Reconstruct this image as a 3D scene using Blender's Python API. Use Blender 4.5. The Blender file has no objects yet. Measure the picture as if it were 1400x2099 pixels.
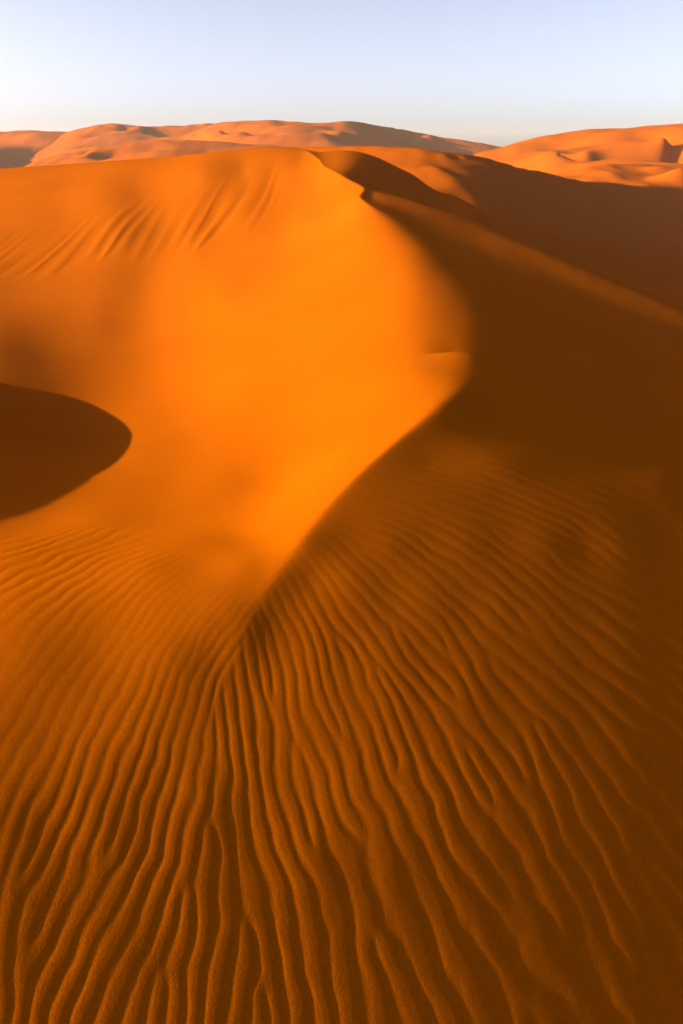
import bpy, math
import numpy as np

# ------------------------------------------------------------------ camera
F_PX = 1400.0                       # 24 mm on a 36 mm tall frame, in units of 1/1400 of the width
HORIZON = 300.0
PITCH = math.atan((1049.5 - HORIZON) / F_PX)
CP, SP = math.cos(PITCH), math.sin(PITCH)
EYE = 15.0                          # height of the camera above the plain between the dunes
SUN_EL = math.radians(13.0)
SUN_AZ = math.radians(-94.0)        # measured from +Y (view direction) towards +X


def ray(u, v):
    r, d = (u - 700.0) / F_PX, (v - 1049.5) / F_PX
    return np.array([r, CP - d * SP, -SP - d * CP])


def at_z(u, v, z):                  # surveyed point: bearing and a height below the eye
    d = ray(u, v)
    return d * (z / d[2])


def at_y(u, v, y):                  # surveyed point: bearing and a distance ahead
    d = ray(u, v)
    return d * (y / d[1])


# ------------------------------------------------------------------ noise
_rng = np.random.RandomState(11)
_perm = _rng.permutation(4096)
_gx = np.cos(_rng.rand(4096) * 2 * np.pi)
_ga = _rng.rand(4096) * 2 * np.pi
_gx, _gy = np.cos(_ga), np.sin(_ga)


def noise2(x, y, seed=0):
    x = np.asarray(x, float) + seed * 17.31
    y = np.asarray(y, float) - seed * 9.77
    xi, yi = np.floor(x).astype(np.int64), np.floor(y).astype(np.int64)
    fx, fy = x - xi, y - yi

    def g(ix, iy, dx, dy):
        h = _perm[(_perm[ix & 4095] + iy) & 4095]
        return _gx[h] * dx + _gy[h] * dy
    sx = fx * fx * fx * (fx * (fx * 6 - 15) + 10)
    sy = fy * fy * fy * (fy * (fy * 6 - 15) + 10)
    a = g(xi, yi, fx, fy)
    b = g(xi + 1, yi, fx - 1, fy)
    c = g(xi, yi + 1, fx, fy - 1)
    d = g(xi + 1, yi + 1, fx - 1, fy - 1)
    return 1.5 * ((a + sx * (b - a)) * (1 - sy) + (c + sx * (d - c)) * sy)


def sstep(a, b, x):
    t = np.clip((x - a) / (b - a), 0, 1)
    return t * t * (3 - 2 * t)


def smax(a, b, k):
    h = np.clip(0.5 + 0.5 * (a - b) / k, 0, 1)
    return b + (a - b) * h + k * h * (1 - h)


# ------------------------------------------------------------------ the near dune
def warp(x, y):                     # log-like radial scale: even detail near and far
    r = np.sqrt(x * x + y * y)
    k = np.log1p(r / 0.8) / np.maximum(r, 1e-6)
    return x * k, y * k


def tps_kernel(d2):
    return 0.5 * d2 * np.log(np.maximum(d2, 1e-12))


class Spline2:
    """thin plate spline over the warped plan"""
    def __init__(self, pts, lam=1e-4):
        p = np.array(pts, float)
        self.wx, self.wy = warp(p[:, 0], p[:, 1])
        n = len(p)
        d2 = (self.wx[:, None] - self.wx[None]) ** 2 + (self.wy[:, None] - self.wy[None]) ** 2
        A = np.zeros((n + 3, n + 3))
        A[:n, :n] = tps_kernel(d2) + lam * np.eye(n)
        P = np.c_[np.ones(n), self.wx, self.wy]
        A[:n, n:] = P
        A[n:, :n] = P.T
        self.c = np.linalg.solve(A, np.r_[p[:, 2], 0, 0, 0])

    def __call__(self, x, y):
        wx, wy = warp(np.asarray(x, float), np.asarray(y, float))
        sh = wx.shape
        wx, wy = wx.ravel(), wy.ravel()
        out = self.c[-3] + self.c[-2] * wx + self.c[-1] * wy
        for i in range(len(self.wx)):
            out += self.c[i] * tps_kernel((wx - self.wx[i]) ** 2 + (wy - self.wy[i]) ** 2)
        return out.reshape(sh)


def catmull(P, n):
    P = np.array(P, float)
    Q = np.vstack([2 * P[0] - P[1], P, 2 * P[-1] - P[-2]])
    out = []
    for i in range(len(P) - 1):
        t = np.linspace(0, 1, n, endpoint=False)[:, None]
        a, b, c, d = Q[i], Q[i + 1], Q[i + 2], Q[i + 3]
        out.append(0.5 * (2 * b + (c - a) * t + (2 * a - 5 * b + 4 * c - d) * t ** 2 + (3 * b - a - 3 * c + d) * t ** 3))
    out.append(P[-1:])
    return np.vstack(out)


# main crest, from the photographer's feet to the summit:
#   bearing, height below the eye (or distance ahead), slope break, reach, rounding
CREST = [
    (at_z(400, 1560, -1.60), 0.03, 0.30, 0.10),
    (at_z(455, 1420, -1.62), 0.09, 0.30, 0.06),
    (at_z(530, 1240, -1.65), 0.19, 0.35, 0.04),
    (at_z(620, 1105, -1.70), 0.22, 0.45, 0.035),
    (at_z(690, 1020, -1.80), 0.27, 0.55, 0.03),
    (at_z(760, 950, -1.92), 0.30, 0.65, 0.03),
    (at_z(830, 890, -2.08), 0.32, 0.75, 0.04),
    (at_z(900, 830, -2.28), 0.34, 0.85, 0.09),
    (at_z(950, 785, -2.45), 0.33, 1.0, 0.22),
    (at_z(960, 735, -2.58), 0.22, 1.3, 0.65),
    (at_z(928, 650, -2.58), 0.20, 1.8, 1.0),
    (at_z(890, 570, -2.40), 0.21, 2.0, 0.9),
    (at_z(848, 510, -2.16), 0.25, 2.0, 0.65),
    (at_z(796, 455, -1.86), 0.28, 2.0, 0.35),
    (at_y(755, 420, 22.2), 0.36, 2.0, 0.08),
    (at_y(737, 402, 23.6), 0.38, 2.0, 0.04),
    (at_y(745, 383, 25.2), 0.38, 2.0, 0.04),
    (at_y(705, 362, 27.0), 0.36, 2.0, 0.04),
    (at_y(680, 348, 28.6), 0.34, 2.0, 0.04),
    (at_y(664, 349, 29.6), 0.34, 2.0, 0.04),
    (at_y(652, 332, 31.0), 0.34, 2.0, 0.04),
    (at_y(628, 314, 33.2), 0.30, 2.0, 0.06),
    (at_y(606, 303, 36.0), 0.12, 2.0, 0.15),
    (at_y(585, 302, 39.0), 0.00, 2.0, 0.3),
]
_cp = catmull([(c[0][0], c[0][1], c[1], c[2], c[3]) for c in CREST], 14)


def crest_coords(x, y):
    """signed distance (right positive) and tent parameters of the nearest crest point"""
    sh = x.shape
    x, y = x.ravel(), y.ravel()
    best = np.full(x.shape, 1e18)
    dd = np.zeros(x.shape)
    par = np.zeros((3,) + x.shape)
    for i in range(len(_cp) - 1):
        a, b = _cp[i], _cp[i + 1]
        ex, ey = b[0] - a[0], b[1] - a[1]
        L2 = ex * ex + ey * ey
        t = np.clip(((x - a[0]) * ex + (y - a[1]) * ey) / L2, 0, 1)
        px, py = x - a[0] - t * ex, y - a[1] - t * ey
        d2 = px * px + py * py
        m = d2 < best
        best[m] = d2[m]
        s = np.sign(px * ey - py * ex)
        dd[m] = (s * np.sqrt(d2))[m]
        for k in range(3):
            par[k][m] = (a[2 + k] + (b[2 + k] - a[2 + k]) * t)[m]
    return dd.reshape(sh), par.reshape((3,) + sh)


def tent(d, par):
    a, D, w = par
    q = np.sqrt(d * d + w * w)
    return a * D * np.exp(-q / np.maximum(D, 0.05))


Z, Y = at_z, at_y
CONTROL = [
    # underfoot and behind the photographer
    (-0.7, 0.55, -1.50), (0.0, 0.55, -1.60), (0.7, 0.55, -1.78), (0, -0.6, -1.58), (-1.2, -0.4, -1.42), (1.2, -0.3, -1.95),
    (0, -3, -1.7), (-3, -2, -1.4), (3, -2, -2.7), (-6, -8, -2.5), (6, -8, -4.5), (0, -25, -6), (-25, -20, -6), (25, -20, -8),
    # rippled foreground, left to right
    Z(0, 1600, -1.55), Z(350, 1600, -1.58), Z(700, 1600, -1.655), Z(1050, 1600, -1.76), Z(1400, 1600, -1.92),
    Z(-300, 1600, -1.50), Z(1800, 1600, -2.25),
    Z(0, 1300, -1.69), Z(250, 1300, -1.67), Z(420, 1300, -1.67), Z(700, 1300, -1.73), Z(1050, 1300, -1.92), Z(1400, 1300, -2.25), Z(1900, 1300, -2.9),
    Z(-300, 1250, -1.75),
    Z(0, 1120, -1.84), Z(250, 1120, -1.83), Z(450, 1110, -1.80), Z(800, 1100, -1.80), Z(1050, 1100, -2.02), Z(1400, 1100, -2.6), Z(1900, 1100, -3.6),
    Z(-300, 1080, -1.9),
    # left lip of the bowl and its floor
    Z(0, 1000, -2.25), Z(200, 1000, -2.15), Z(420, 1000, -2.20), Z(560, 1010, -2.12),
    Z(0, 900, -3.0), Z(265, 900, -2.9), Z(450, 900, -2.95), Z(600, 900, -2.75), Z(750, 880, -2.4),
    Z(0, 795, -3.9), Z(200, 780, -4.1), Z(420, 790, -4.1), Z(600, 780, -3.7), Z(750, 760, -3.2), Z(850, 740, -2.85),
    Z(0, 690, -4.2), Z(250, 660, -4.5), Z(450, 650, -4.5), Z(620, 640, -4.0), Z(770, 630, -3.2), Z(880, 620, -2.75),
    Z(0, 600, -4.1), Z(250, 570, -4.4), Z(450, 555, -4.1), Z(620, 530, -3.4), Z(740, 500, -2.6),
    # foot of the wall behind the bowl
    Y(-250, 545, 31), Y(0, 525, 31), Y(150, 505, 30.5), Y(300, 480, 30.5), Y(420, 442, 31), Y(520, 405, 31.5), Y(600, 430, 28.0), Y(660, 390, 28.5),
    # land to the left, out of the picture
    (-7, 4, -2.6), (-9.5, 10, -3.9), (-12, 16, -4.3), (-14, 5, -3.8), (-13, 11, -4.1),
    # hollow on the shaded side
    Z(1010, 560, -2.85), Z(1150, 620, -3.6), Z(1300, 700, -4.3), Z(1400, 760, -4.5),
    Z(1050, 700, -2.95), Z(1150, 800, -3.0), Z(1300, 830, -3.6), Z(1400, 900, -3.6),
    Z(1000, 830, -2.52), Z(1000, 960, -2.16), Z(1150, 960, -2.48), Z(1300, 980, -2.9), Z(880, 960, -2.0),
]
N_LOOSE = len(CONTROL)
CONTROL += [
    # top of the wall and the land falling away behind it
    (-29, 56, -4.5), (-21, 52, -3.6), (-13, 47, -2.8), (-6, 43, -2.2), (-2.0, 41, -1.6), (-25, 64, -8.5), (-12, 58, -7.5), (-3, 52, -6.5), (3, 50, -6.5), (-44, 45, -6), (-40, 25, -5),
    # shaded side: shoulder below the crest, shoulder below the summit, valley behind
    (3.6, 28.0, -2.9), (6.2, 27.2, -4.3), (9.0, 26.2, -5.8), (12.0, 25, -7.2), (15, 22.5, -8.8), (10, 31, -7.6), (17, 30, -9.5), (23, 28, -10.5),
    Y(690, 304, 35.5), Y(735, 311, 35.0), Y(775, 320, 34.4), Y(850, 350, 33.0), Y(925, 386, 31.5), Y(1000, 425, 30.0),
    (2.0, 39, -1.6), (4.8, 37.5, -3.0), (7.6, 35.5, -5.2), (9, 39, -7.6), (14, 42, -9.5),
    (9, 8, -5.2), (16, 12, -7.0), (25, 8, -8.5),
    (-20, 14, -4.2), (-25, 0, -6),
]
# outlines followed closely: wall top, then the shoulder that runs down to the right
WALL_TOP = catmull([(-300, 364, 50), (-150, 355, 47.8), (0, 346, 45.5), (150, 336, 43), (300, 325, 40.6), (450, 311, 38.4), (545, 303, 36.9), (606, 302, 36)], 5)
SHOULDER = catmull([(770, 391, 24.8), (790, 397, 24.7), (870, 416, 24.2), (935, 437, 23.8), (1000, 462, 23.2), (1100, 504, 22.0), (1200, 547, 20.6), (1300, 590, 19.2), (1400, 634, 17.8), (1500, 682, 16.5), (1600, 735, 15.3)], 4)
CONTROL += [tuple(at_y(*p)) for p in WALL_TOP] + [tuple(at_y(*p)) for p in SHOULDER]
_cc = np.array([c[0] for c in CREST])
_cc = _cc[(_cc[:, 1] > 8) & (_cc[:, 1] < 25)]
for p in SHOULDER[4::2]:             # the smooth slope between crest and shoulder
    q = at_y(*p)
    xc, zc = np.interp(q[1], _cc[:, 1], _cc[:, 0]), np.interp(q[1], _cc[:, 1], _cc[:, 2])
    for t in (0.25, 0.45, 0.65, 0.85):
        CONTROL.append((xc + (q[0] - xc) * t, q[1], zc + (q[2] - zc) * (1.06 * t - 0.06 * t * t)))

# light falling on the sand, surveyed as the cosine between the surface and the sun (below 0: turned away)
SHADE = [
    (50, 380, .38), (200, 380, .43), (400, 375, .53), (560, 370, .62), (650, 385, .65), (700, 392, .75),
    (50, 430, .35), (200, 430, .40), (350, 430, .47), (500, 430, .58), (600, 430, .6), (690, 432, .72),
    (50, 480, .34), (200, 480, .41), (350, 480, .52), (480, 480, .55), (600, 480, .66), (720, 480, .68),
    (50, 540, .36), (200, 540, .42), (400, 540, .53), (600, 540, .62), (750, 540, .58), (840, 540, .32),
    (50, 600, .30), (150, 600, .37), (300, 600, .46), (450, 600, .6), (600, 600, .56), (750, 600, .56), (860, 600, .29), (920, 600, .09), (965, 600, -.02),
    (30, 660, .19), (100, 660, .23), (200, 660, .26), (300, 660, .37), (430, 660, .6), (600, 660, .53), (750, 660, .55), (850, 660, .36), (920, 660, .13), (975, 660, -.01),
    (-80, 720, .16), (-120, 640, .26), (30, 720, .04), (100, 720, .08), (200, 720, .19), (300, 720, .34), (420, 720, .53), (600, 720, .53), (750, 720, .54), (860, 720, .30), (930, 720, .14), (985, 720, -.02),
    (60, 780, .05), (150, 790, .12), (250, 780, .28), (350, 780, .44), (500, 780, .55), (700, 780, .6), (850, 780, .46),
    (30, 900, .0), (150, 900, .14), (290, 850, .37), (400, 850, .46), (550, 850, .55), (700, 850, .62), (810, 850, .58),
    (60, 980, .12), (300, 920, .36), (400, 920, .42), (520, 920, .48), (620, 920, .62), (720, 920, .62),
    (150, 1000, .22), (250, 980, .3), (350, 980, .35), (450, 980, .40), (540, 980, .44), (600, 980, .65), (660, 980, .6),
    (100, 1060, .25), (200, 1060, .27), (320, 1040, .28), (450, 1040, .35), (520, 1040, .44), (580, 1040, .6),
    (30, 1110, .23), (250, 1100, .24), (400, 1100, .27), (500, 1100, .36), (560, 1100, .5),
    (60, 1170, .22), (300, 1160, .25), (420, 1160, .26), (500, 1160, .28), (540, 1175, .24),
    (60, 1250, .21), (250, 1250, .24), (400, 1250, .24), (470, 1250, .17),
    (60, 1350, .18), (200, 1350, .2), (350, 1350, .18), (450, 1350, .13), (560, 1350, .10), (700, 1350, .08), (900, 1350, .05), (1100, 1350, .04), (1300, 1350, .005),
    (100, 1500, .15), (300, 1500, .14), (500, 1500, .10), (700, 1500, .075), (900, 1500, .05), (1100, 1500, .035), (1300, 1500, .0),
    (0, 1600, .13), (200, 1600, .125), (400, 1600, .11), (580, 1600, .095), (0, 1700, .115), (100, 1700, .11), (200, 1700, .107), (300, 1700, .10), (400, 1700, .095), (500, 1700, .08), (700, 1700, .06), (900, 1700, .04), (1100, 1700, .03), (1300, 1700, -.01),
    (0, 1820, .10), (130, 1820, .10), (260, 1820, .095), (390, 1820, .09), (520, 1820, .08), (640, 1820, .07), (0, 1950, .09), (100, 1950, .085), (220, 1950, .085), (330, 1950, .08), (440, 1950, .075), (560, 1950, .07), (50, 2060, .085), (250, 2060, .08), (450, 2060, .07), (620, 2060, .06), (700, 1950, .045), (1000, 1950, .02), (1300, 1950, -.025),
    (640, 1150, .13), (760, 1160, .09), (900, 1170, .06), (1050, 1180, .04), (1250, 1180, .0),
    (720, 1050, .12), (850, 1050, .09), (1000, 1050, .05), (1150, 1050, .03), (1300, 1050, -.005),
    (810, 960, .06), (900, 960, .05), (1050, 960, .035), (1200, 960, .0), (1350, 960, -.05),
    (950, 890, .03), (1100, 890, .01), (1300, 890, -.04), (960, 810, -.12), (1100, 820, -.06), (1300, 800, -.1),
    (890, 522, -.01), (850, 458, .03), (900, 492, .0), (940, 540, -.03), 
    (620, 360, .6), (590, 340, .5), (500, 350, .46), (640, 345, .62), (950, 560, -.04), (865, 560, .18), (790, 500, .40),
     (1200, 650, -.04), (1300, 700, -.06), (1100, 650, -.06), (1010, 620, -.06), (1050, 680, -.12), (1150, 720, -.1),
]
# right of the crest the light fades evenly
_crest_u = lambda v: np.interp(v, [880, 950, 1020, 1105, 1240, 1420], [840, 760, 690, 620, 560, 470])
SHADE = [q for q in SHADE if not (q[1] >= 900 and q[0] > _crest_u(q[1]) + 25 and q[0] > 600)]
for _v in (965, 1010, 1065, 1120, 1185, 1250, 1330, 1420, 1520, 1640, 1780, 1930, 2060):
    for _u in range(640, 1441, 80):
        if _u > _crest_u(_v) + 45 and (_v > 1100 or (_u // 80) % 2):
            _k = float(np.interp(_u, [560, 650, 760, 900, 1050, 1200, 1350, 1440], [.115, .099, .077, .053, .032, .016, .002, -.009]))
            _k *= float(np.interp(_v, [900, 920, 965, 1010, 1065], [.5, .6, .8, .9, 1.0])) if _k > 0 else 1.0
            SHADE.append((_u, _v, _k * (1 - 0.25 * float(sstep(1400, 1900, np.array(_v)))) if _k > 0 else _k))
LOOSE = 0.07                         # surveyed heights of open slopes are guesses, crests and outlines are not


def basis(x, y, wx0, wy0):
    wx, wy = warp(x, y)
    return np.c_[tps_kernel((wx[:, None] - wx0) ** 2 + (wy[:, None] - wy0) ** 2), np.ones(len(wx)), wx, wy]


def fit_base():
    pts = np.array([tuple(map(float, p)) for p in CONTROL])
    cr = np.array([tuple(map(float, c[0])) for c in CREST])
    firm = np.arange(len(pts)) >= N_LOOSE
    P = np.vstack([pts, cr])
    wt = np.r_[np.where(firm, 6.0, LOOSE), np.full(len(cr), 6.0)]
    sp = Spline2(_tentless(P), 3e-4)
    s = np.array([math.sin(SUN_AZ) * math.cos(SUN_EL), math.cos(SUN_AZ) * math.cos(SUN_EL), math.sin(SUN_EL)])
    global BASE
    for it in range(6):
        BASE = sp
        H, W, C = [], [], []
        for (u, v, c) in SHADE:
            m = hit(u, v)
            if m is not None:
                H.append(m)
                C.append(c * (0.47 if v >= 1650 else 0.74 if v >= 1300 and u < 640 else 0.9 if v >= 1240 else 1.0))
        H, C = np.array(H), np.array(C)
        R = np.hypot(H[:, 0], H[:, 1])
        e = 0.012 * R
        cx, cy = np.r_[P[:, 0], H[:, 0]], np.r_[P[:, 1], H[:, 1]]
        wx0, wy0 = warp(cx, cy)
        n = len(wx0)
        q = lambda dx, dy: (H[:, 0] + dx * e, H[:, 1] + dy * e)
        Bx = (basis(*q(1, 0), wx0, wy0) - basis(*q(-1, 0), wx0, wy0)) / (2 * e)[:, None]
        By = (basis(*q(0, 1), wx0, wy0) - basis(*q(0, -1), wx0, wy0)) / (2 * e)[:, None]
        T = lambda x, y: tent(*crest_coords(x, y))
        tx = (T(*q(1, 0)) - T(*q(-1, 0))) / (2 * e)
        ty = (T(*q(0, 1)) - T(*q(0, -1))) / (2 * e)
        f = lambda x, y: BASE(x, y) + T(x, y)
        gx = (f(*q(1, 0)) - f(*q(-1, 0))) / (2 * e)
        gy = (f(*q(0, 1)) - f(*q(0, -1))) / (2 * e)
        nn = np.sqrt(1 + gx ** 2 + gy ** 2)
        # -gx sx - gy sy + sz = c |n|
        rows = -(s[0] * Bx + s[1] * By)
        ws = np.where((R > 18.0) & (H[:, 0] < 1.0), 13.0, 10.0)
        rhs = C * nn - s[2] + s[0] * tx + s[1] * ty
        Bp = basis(P[:, 0], P[:, 1], wx0, wy0)
        sc_ = wt / (0.012 * (0.5 + np.hypot(P[:, 0], P[:, 1])))
        zt = _tentless(P)[:, 2]
        A = np.vstack([Bp * sc_[:, None], rows * ws[:, None]])
        r = np.r_[zt * sc_, rhs * ws]
        K = tps_kernel((wx0[:, None] - wx0) ** 2 + (wy0[:, None] - wy0) ** 2)
        Pm = np.c_[np.ones(n), wx0, wy0]
        Q = np.linalg.qr(Pm, mode='complete')[0][:, 3:]
        # c = Q b keeps the spline free of runaway terms
        M = np.zeros((n + 3, n))
        M[:n, :n - 3] = Q
        M[n:, n - 3:] = np.eye(3)
        A2 = A @ M
        lam = 2.5
        E = np.zeros((n, n))
        E[:n - 3, :n - 3] = Q.T @ K @ Q
        E = 0.5 * (E + E.T) + 1e-9 * np.eye(n)
        b = np.linalg.solve(A2.T @ A2 + lam * E, A2.T @ r)
        sp = Spline2.__new__(Spline2)
        sp.wx, sp.wy, sp.c = wx0, wy0, M @ b
        BASE = sp
        P, wt = trim_near(P, wt)
        if it < 4:
            # damp the first rounds: the bearings move as the surface moves
            pass
    BASE = sp


OUTLINES = [  # bearing line, nearest and farthest distance it governs
    ([(-300, 364), (-150, 355), (0, 346), (150, 336), (300, 325), (450, 310), (545, 302), (606, 301), (690, 303), (735, 310), (775, 319), (850, 349), (925, 385), (1000, 424)], 26.8, 62.0),
    ([(765, 388), (790, 396), (870, 415), (935, 436), (1000, 461), (1100, 503), (1200, 546), (1300, 589), (1400, 633), (1500, 681), (1600, 734)], 9.0, 27.5),
]


def trim_near(P, wt):
    """no part of the dune may stand above its surveyed outlines"""
    add = []
    for o in OUTLINES[:2]:
        line = np.array(o[0], float)
        for u in np.arange(line[0, 0], line[-1, 0] + 1, 20.0):
            d = ray(u, np.interp(u, line[:, 0], line[:, 1]))
            h = math.hypot(d[0], d[1])
            R = np.exp(np.linspace(math.log(o[1]), math.log(o[2]), 160))
            x, y = d[0] / h * R, d[1] / h * R
            g = (full_height(x, y) - d[2] / h * R) / R
            i = g.argmax()
            if g[i] > 0.0004:
                add.append((x[i], y[i], d[2] / h * R[i] - 0.0015 * R[i]))
    if add:
        P = np.vstack([P, add])
        wt = np.r_[wt, np.full(len(add), 3.0)]
    return P, wt


def _tentless(P):
    P = np.array(P, float)
    d, p = crest_coords(P[:, 0], P[:, 1])
    P[:, 2] -= tent(d, p)
    return P


def side_ridge(x, y, z):
    """the crest just left of the picture that throws its shadow into the bowl"""
    top = np.interp(y, RIDGE_Y, RIDGE_Z)
    xc = -6.75 - 0.05 * (y - 9.0) + 0.10 * np.sin(y * 0.9)
    d = x - xc
    q = np.sqrt(d * d + 0.02 ** 2)
    face = top - np.where(d > 0, 0.58, 0.28) * q
    return smax(z, face, 0.10)


# ridge crest: distance ahead, height (from where the edge of its shadow lies)
RIDGE_Y = [-6.0, 0.0, 3.0, 4.58, 4.95, 5.25, 5.64, 6.23, 6.85, 7.57, 8.43, 9.32, 9.98, 10.88, 11.92, 12.79, 13.40, 13.9, 16.0]
RIDGE_Z = [-1.9, -1.6, -1.6, -1.86, -2.03, -2.14, -2.27, -2.46, -2.64, -2.84, -2.99, -3.14, -3.26, -3.47, -3.75, -3.99, -4.17, -4.5, -6.5]

FAR_BLEND = (64.0, 84.0)
PLAIN = -15.0


def base_height(x, y):
    d, p = crest_coords(x, y)
    return BASE(x, y), d, p


def full_height(x, y):
    z, d, p = base_height(x, y)
    return side_ridge(x, y, z + tent(d, p))


def hit(u, v, n=420):
    """where the sight line through a bearing meets the near dune"""
    d = ray(u, v)
    h = math.hypot(d[0], d[1])
    R = np.exp(np.linspace(math.log(0.45), math.log(62), n))
    X, Yy, Zz = d[0] / h * R, d[1] / h * R, d[2] / h * R
    g = Zz - full_height(X, Yy)
    k = np.nonzero(g < 0)[0]
    if len(k) == 0:
        return None
    k = k[0]
    f = g[k - 1] / (g[k - 1] - g[k]) if k > 0 else 0
    r = R[k - 1] + f * (R[k] - R[k - 1]) if k > 0 else R[0]
    return d[0] / h * r, d[1] / h * r


fit_base()

# ------------------------------------------------------------------ dunes further off
class FarDune:
    """a dune surveyed from its outline against what lies behind it and the light on its face"""

    def __init__(self, crest, gy, foot, shade, size, behind=0.30):
        self.S = size
        self.crest = crest
        pts, wt = [], []
        cu = np.array([c[0] for c in crest], float)
        fine = np.arange(cu[0], cu[-1] + 1, 14.0)
        cc = catmull(crest, 12)
        for i, u in enumerate(fine):
            v, y = np.interp(u, cc[:, 0], cc[:, 1]), np.interp(u, cc[:, 0], cc[:, 2])
            c = at_y(u, v, y)
            pts.append((c[0] * (1 - 0.10 * size / c[1]), c[1] - 0.10 * size, c[2] - 0.10 * size * gy * 0.6))
            wt.append(0.5)
            if i % 2:
                pts.append(c)
                wt.append(1.0)
                continue
            pts.append(c)
            wt.append(1.0)
            vf = foot(u) if callable(foot) else foot
            for f in (0.35, 0.7, 1.05):
                vv = v + (vf - v) * f
                dz = (vv - v) / F_PX * y * 0.93
                yy = y - dz / max(gy - 0.02, 0.05)
                if vv > v + 1 and yy > y * 0.35:
                    pts.append(at_y(u, vv, yy))
                    wt.append(0.25)
            for back in (0.12, 0.35, 0.7):
                pts.append((c[0] * (1 + back * size / c[1]), c[1] + back * size, c[2] - behind * back * size * (0.6 + back)))
                wt.append(1.0)
        self.P, self.wt = np.array(pts), np.array(wt)
        self.y0 = self.P[:, 1].min() * 0.97
        self.y1 = self.P[:, 1].max()
        self.shade = [(u, v, max(c, -0.11) if c < 0.22 else 0.22 + 0.55 * (c - 0.22)) for u, v, c in shade]
        self.cx, self.cy = self.P[:, 0].mean(), self.P[:, 1].mean()
        self.fit()

    def n(self, x, y):
        return (np.asarray(x, float) - self.cx) / self.S, (np.asarray(y, float) - self.cy) / self.S

    def B(self, x, y):
        a, b = self.n(x, y)
        return np.c_[tps_kernel((a[:, None] - self.wx) ** 2 + (b[:, None] - self.wy) ** 2), np.ones(len(a)), a, b]

    def height(self, x, y):
        sh = np.shape(x)
        x, y = np.ravel(x), np.ravel(y)
        a, b = self.n(x, y)
        out = self.c[-3] + self.c[-2] * a + self.c[-1] * b
        for i in range(len(self.wx)):
            out += self.c[i] * tps_kernel((a - self.wx[i]) ** 2 + (b - self.wy[i]) ** 2)
        return (out * self.S).reshape(sh)

    def hit(self, u, v, n=500):
        d = ray(u, v)
        y = np.linspace(self.y0 * 0.9, self.y1, n)
        t = y / d[1]
        g = d[2] * t - self.height(d[0] * t, y)
        k = np.nonzero((g[1:] < 0) & (g[:-1] >= 0))[0]
        if len(k) == 0:
            return None
        k = k[0]
        f = g[k] / (g[k] - g[k + 1])
        yy = y[k] + f * (y[k + 1] - y[k])
        return d[0] / d[1] * yy, yy

    def trim(self):
        """nothing in front or behind may stand above the surveyed outline"""
        cc = catmull(self.crest, 12)
        add = []
        for u in np.arange(cc[0, 0], cc[-1, 0], 12.0):
            d = ray(u, np.interp(u, cc[:, 0], cc[:, 1]) + 0.6)
            y = np.linspace(self.y0, self.y1, 120)
            g = self.height(d[0] / d[1] * y, y) - d[2] / d[1] * y
            yc = np.interp(u, cc[:, 0], cc[:, 2])
            g[np.abs(y - yc) < 0.06 * self.S] = -1
            i = g.argmax()
            if g[i] > 0:
                add.append((d[0] / d[1] * y[i], y[i], d[2] / d[1] * y[i] - 0.012 * self.S))
        if add:
            self.P = np.vstack([self.P, add])
            self.wt = np.r_[self.wt, np.full(len(add), 0.7)]

    def fit(self):
        s = np.array([math.sin(SUN_AZ) * math.cos(SUN_EL), math.cos(SUN_AZ) * math.cos(SUN_EL), math.sin(SUN_EL)])
        P = self.P
        H = np.zeros((0, 2))
        C = np.zeros(0)
        for it in range(7):
            P = self.P
            a, b = self.n(np.r_[P[:, 0], H[:, 0]], np.r_[P[:, 1], H[:, 1]])
            if it:
                e = 0.01 * self.S
                f = lambda dx, dy: self.height(H[:, 0] + dx * e, H[:, 1] + dy * e)
                gx, gy = (f(1, 0) - f(-1, 0)) / (2 * e), (f(0, 1) - f(0, -1)) / (2 * e)
                nn = np.sqrt(1 + gx ** 2 + gy ** 2)
            self.wx, self.wy = a, b
            n = len(a)
            Bp = self.B(P[:, 0], P[:, 1])
            sc_ = self.wt / 0.006
            A, r = Bp * sc_[:, None], P[:, 2] / self.S * sc_
            if it:
                q = lambda dx, dy: self.B(H[:, 0] + dx * e, H[:, 1] + dy * e)
                k = 2 * e / self.S
                rows = -(s[0] * (q(1, 0) - q(-1, 0)) + s[1] * (q(0, 1) - q(0, -1))) / k
                A = np.vstack([A, rows * 7.0])
                r = np.r_[r, (C * nn - s[2]) * 7.0]
            K = tps_kernel((a[:, None] - a) ** 2 + (b[:, None] - b) ** 2)
            Q = np.linalg.qr(np.c_[np.ones(n), a, b], mode='complete')[0][:, 3:]
            M = np.zeros((n + 3, n))
            M[:n, :n - 3] = Q
            M[n:, n - 3:] = np.eye(3)
            A2 = A @ M
            E = np.zeros((n, n))
            E[:n - 3, :n - 3] = Q.T @ K @ Q
            E = 0.5 * (E + E.T) + 1e-9 * np.eye(n)
            self.c = M @ np.linalg.solve(A2.T @ A2 + 2.0 * E, A2.T @ r)
            if it:
                self.trim()
                continue
            H, C = [], []
            for (u, v, c) in self.shade:
                m = self.hit(u, v)
                if m is not None:
                    H.append(m)
                    C.append(c)
            H, C = np.array(H).reshape(-1, 2), np.array(C)
        self.n_hit = len(H)


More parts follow.
